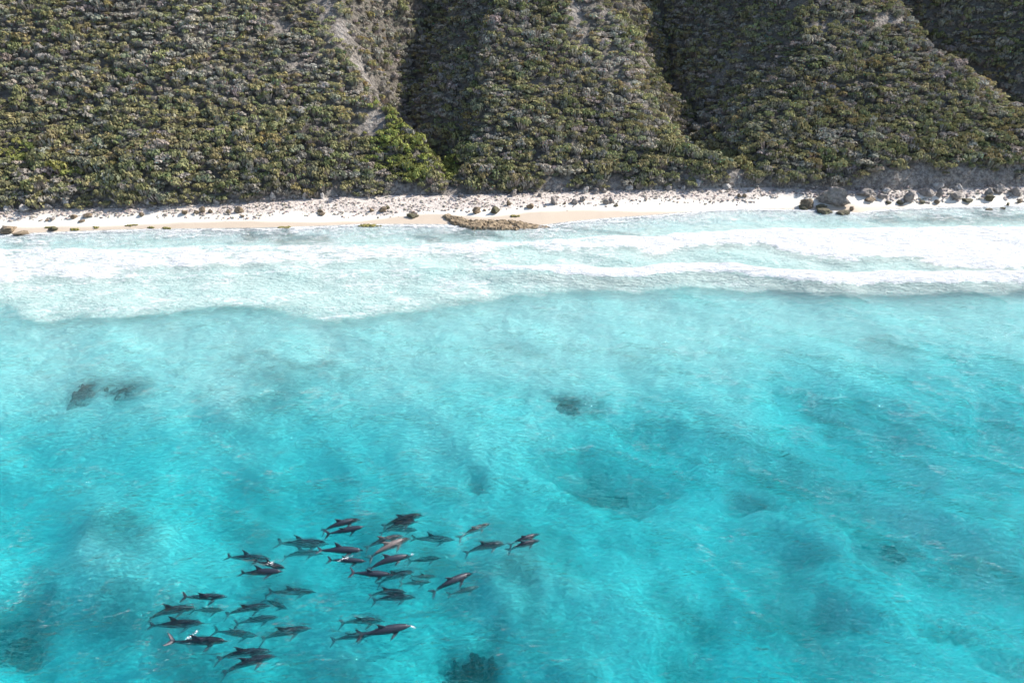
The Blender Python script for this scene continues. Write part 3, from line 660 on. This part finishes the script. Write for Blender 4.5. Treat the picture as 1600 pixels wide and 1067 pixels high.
# ------------------------------------------------------------------ dolphins
def dolphin_mesh(arch, yaw, tail, name):
    st = [(1.30,.012,.012,-.02),(1.27,.030,.030,-.02),(1.20,.040,.042,-.02),(1.12,.055,.060,-.012),(1.07,.095,.085,.0),(1.0,.14,.125,.005),(.9,.165,.15,0),(.72,.20,.185,0),(.45,.232,.215,0),
          (.15,.245,.225,0),(-.12,.23,.205,0),(-.4,.19,.16,0),(-.65,.14,.11,0),(-.88,.108,.075,0),(-1.05,.075,.048,0),(-1.18,.05,.036,0),(-1.25,.03,.028,0)]
    bm = bmesh.new(); rings = []; K = 20
    for x, h, w, z in st:
        rings.append([bm.verts.new((x, w * math.cos(a), z + h * math.sin(a))) for a in [2 * math.pi * j / K for j in range(K)]])
    for a, b in zip(rings[:-1], rings[1:]):
        for j in range(K): bm.faces.new((a[j], a[(j + 1) % K], b[(j + 1) % K], b[j]))
    bm.faces.new(rings[0][::-1]); bm.faces.new(rings[-1])
    def fin(outline, t0, t1, frame):
        """outline: root->tip pairs (lead x, trail x, span)"""
        A, B = [], []
        n = len(outline)
        for i, (xl, xt, s) in enumerate(outline):
            t = t0 + (t1 - t0) * i / (n - 1); xm = .6 * xl + .4 * xt
            pts = [(xl, 0), (xm, t), (xt, t * .35), (xt, -t * .35), (xm, -t)]
            A.append([bm.verts.new(frame(px, s, q)) for px, q in pts])
        for a, b in zip(A[:-1], A[1:]):
            for j in range(5): bm.faces.new((a[j], a[(j + 1) % 5], b[(j + 1) % 5], b[j]))
        bm.faces.new(A[0][::-1]); bm.faces.new(A[-1])
    fin([(.20,-.34,.12),(.07,-.31,.26),(-.08,-.32,.40),(-.23,-.37,.52),(-.37,-.44,.59)], .04, .018, lambda x, s, q: (x, q, s))
    for sg in (1, -1):
        fin([(.72,.42,.10),(.62,.34,.26),(.49,.25,.41),(.33,.17,.54),(.20,.13,.62)], .035, .018, lambda x, s, q, sg=sg: (x, sg * s * .80, -.06 - s * .42 + q))
        fin([(-1.04,-1.27,.0),(-1.12,-1.34,.14),(-1.24,-1.41,.29),(-1.37,-1.48,.42)], .030, .016, lambda x, s, q, sg=sg: (x, sg * s, q))
    bmesh.ops.recalc_face_normals(bm, faces=bm.faces)
    me = bpy.data.meshes.new(name); bm.to_mesh(me); bm.free()
    o = bpy.data.objects.new(name, me); COL.objects.link(o)
    rm = o.modifiers.new('r', 'REMESH'); rm.mode = 'VOXEL'; rm.voxel_size = .024; rm.use_smooth_shade = True
    s2 = o.modifiers.new('s', 'SMOOTH'); s2.factor = .5; s2.iterations = 2
    dg = bpy.context.evaluated_depsgraph_get(); me2 = bpy.data.meshes.new_from_object(o.evaluated_get(dg)); bpy.data.objects.remove(o)
    co = np.empty(len(me2.vertices) * 3, np.float32); me2.vertices.foreach_get('co', co); co = co.reshape(-1, 3).astype(float)
    x = co[:, 0].copy(); u = np.clip(-(x - .1), 0, 2)
    dz = -arch * x * x + tail * np.clip(-(x + .5), 0, 1) ** 2 * 1.6; dyw = yaw * x * x
    slope = -2 * arch * x - tail * 3.2 * np.clip(-(x + .5), 0, 1)
    co[:, 0] = x - co[:, 2] * slope * .8; co[:, 2] += dz; co[:, 1] += dyw
    me2.vertices.foreach_set('co', co.astype(np.float32).ravel()); me2.update()
    me2.polygons.foreach_set('use_smooth', np.ones(len(me2.polygons), bool))
    me2.name = name; return me2
VAR = [dolphin_mesh(.03, .0, .05, 'dolphin_straight'), dolphin_mesh(.14, .03, -.12, 'dolphin_arched'), dolphin_mesh(.02, -.06, .35, 'dolphin_tail_up'), dolphin_mesh(.09, .07, -.25, 'dolphin_tail_down')]
VAR2 = []
for v_ in VAR: c_ = v_.copy(); c_.materials.append(M['d2']); VAR2.append(c_); v_.materials.append(M['d1'])
# tail px, nose px, depth of the body axis, variant, pale, label
DOL = [
 (286,934,356,930,.02,0,0,'dark dolphin breaking the surface, topmost of the lower left group'),
 (230,960,308,946,.30,1,0,'dolphin leading a nose to tail line from the far left of the pod'),
 (299,951,352,954,.85,0,0,'deep dolphin blurred under water, second in the lower left line'),
 (351,957,425,943,.32,1,0,'dolphin in the lower left line just ahead of the deep blurred one'),
 (420,926,495,922,.55,0,0,'submerged dolphin alone between the left surface trio and lower left line'),
 (412,934,451,953,1.0,0,0,'faint deep dolphin angled down ahead of the lower left line'),
 (234,979,321,970,.28,0,0,'submerged dolphin at far left under the nose to tail line'),
 (366,974,437,961,.55,1,0,'wavering dark dolphin right below the lower left line'),
 (267,1004,358,998,.08,2,0,'dolphin with a raised tail and white splash at far lower left'),
 (335,987,405,991,.85,0,0,'faint deep dolphin right of the one splashing with its tail'),
 (405,993,488,980,.45,1,0,'long submerged dolphin, rightmost of the lower left group'),
 (337,1025,427,1014,.20,1,0,'upper dolphin of the pair at the bottom of the pod'),
 (345,1046,433,1022,.12,1,0,'lowest dolphin of the whole pod, lower of the bottom pair'),
 (503,825,565,809,.02,1,0,'upper dolphin of the clear pair at the top left of the pod'),
 (509,832,571,824,.0,0,0,'lower dolphin of the clear pair at the top left of the pod, fin up'),
 (355,871,424,871,.22,0,0,'leftmost dolphin of the trio left of the main group'),
 (375,893,444,894,.0,0,0,'dolphin with a tall dorsal fin, lowest of the left trio'),
 (398,877,448,887,.08,0,0,'small dolphin with white water on its back, rightmost of the left trio'),
 (433,847,516,850,.55,0,0,'submerged dolphin trailing behind the upper main group'),
 (443,866,506,861,.75,1,0,'deep dark dolphin under the trailing submerged dolphin'),
 (497,861,569,857,.06,0,0,'clear dolphin with a dark fin left of the pale brown pair'),
 (513,876,574,875,.10,0,0,'dolphin with a white streak along its back below the clear finned one'),
 (597,817,664,803,.20,1,0,'upper dolphin of the top pair of the pod'),
 (592,827,654,813,.24,1,0,'lower dolphin of the top pair of the pod'),
 (607,826,654,829,1.0,0,0,'faint deep dolphin shadowy beneath the top pair'),
 (570,851,632,836,.14,1,1,'pale brown dolphin, upper of the pale pair'),
 (575,867,643,838,.02,1,1,'pale brown dolphin, lower of the pale pair'),
 (575,883,644,865,-.02,1,0,'large dolphin at the surface with a white snout below the pale pair'),
 (548,896,616,896,.08,0,0,'dolphin with white water on its tail in the centre of the pod'),
 (589,907,649,890,.60,1,0,'submerged dolphin angled up just right of the central one'),
 (644,840,712,843,.75,0,0,'deep dolphin right of the pale brown pair'),
 (638,876,691,871,.9,0,0,'deep blurred dolphin right of the white snouted one'),
 (625,911,675,909,.65,0,1,'greyish deep dolphin left of the leaping one, lower of two'),
 (642,901,684,899,.85,0,1,'greyish deep dolphin left of the leaping one, upper of two'),
 (674,921,741,893,-.06,1,0,'dark dolphin at the surface with tail down and white snout, right of the pod centre'),
 (700,930,752,914,.75,0,1,'pale mottled deep dolphin below the dark surfacing one at right'),
 (717,838,769,815,.14,1,1,'mottled dolphin swimming alone at upper right of the pod'),
 (727,860,792,846,.36,1,0,'dark submerged dolphin behind the rightmost pair'),
 (796,849,845,832,.08,1,0,'upper dolphin of the rightmost pair'),
 (794,857,846,842,.12,1,0,'lower dolphin of the rightmost pair'),
 (576,927,637,922,.45,1,0,'upper dolphin of the dark submerged pair under the pod centre'),
 (582,936,651,930,.36,1,0,'lower dolphin of the dark submerged pair under the pod centre'),
 (531,972,602,967,.75,1,0,'faint submerged dolphin at bottom right of the pod, upper of three'),
 (517,999,588,988,.55,1,0,'submerged dolphin trailing the bright bottom right surfacing one'),
 (559,992,645,976,-.03,0,0,'glossy dolphin surfacing at the bottom right of the pod with splash at its snout'),
]
proto = None
rr_ = random.Random(5)
for i, (tx, ty, nx, ny, dp, va, pal, lab) in enumerate(DOL):
    dp = dp * 1.25; z = -dp - .08; a = Vector((*at(tx, ty, z), z)); b = Vector((*at(nx, ny, z), z)); L = (b - a).length
    me = (VAR2 if pal else VAR)[va]
    if proto is None: o = bpy.data.objects.new('dolphin', me); proto = o
    else: o = proto.copy(); o.data = me
    COL.objects.link(o); s = L / 2.66
    o.location = (a + b) / 2; o.scale = (s, s * rr_.uniform(.78, .90), s * rr_.uniform(.82, .93))
    o.rotation_euler = (R(rr_.uniform(-16, 16)), R(rr_.uniform(-7, 4)), math.atan2(b.y - a.y, b.x - a.x))
    tag(o, lab, 'dolphin', 'dolphins of the swimming pod')
# splashes: little heaps of white water
def splash(px, py, ln, ang_, n, lab, seed, h=.12):
    x, y = at(px, py, .05); r = np.random.default_rng(seed); k = depth_of(x, y, 0) / FPX
    t = r.uniform(-.5, .5, n) * ln * k; off = r.normal(0, .035, n)
    c, s = math.cos(ang_), math.sin(ang_)
    P = np.stack([t * c - off * s, t * s + off * c, np.abs(r.normal(0, h * .3, n))], -1); sc = .006 + .016 * r.random((n, 1, 1)) ** 2
    V = PV[None] * sc * (1 + .5 * (r.random((n, len(PV), 1)) - .5)) * np.array([1.6, 1.2, .8]) + P[:, None]
    o = mesh_np('splash', V.reshape(-1, 3), (PF[None] + (np.arange(n) * len(PV))[:, None, None]).reshape(-1, 3), M['spray'], False); o.location = (x, y, .03)
    tag(o, lab, 'splash', 'white splashes around the dolphins', 'stuff')
for i, a in enumerate([(300,992,20,.9,60,'thin white splash over the tail of the far lower left dolphin'),(422,880,9,.4,24,'white water on the back of the small dolphin of the left trio'),
    (540,872,24,.45,34,'white streak of water along a dolphin back left of the pale pair'),(644,866,4,0,14,'small white splash at the snout of the white snouted dolphin'),
    (741,893,4,.3,14,'small white splash at the snout of the dark surfacing dolphin'),(645,979,9,-.6,22,'white splash at the snout of the bottom right surfacing dolphin')]): splash(*a, seed=600 + i)
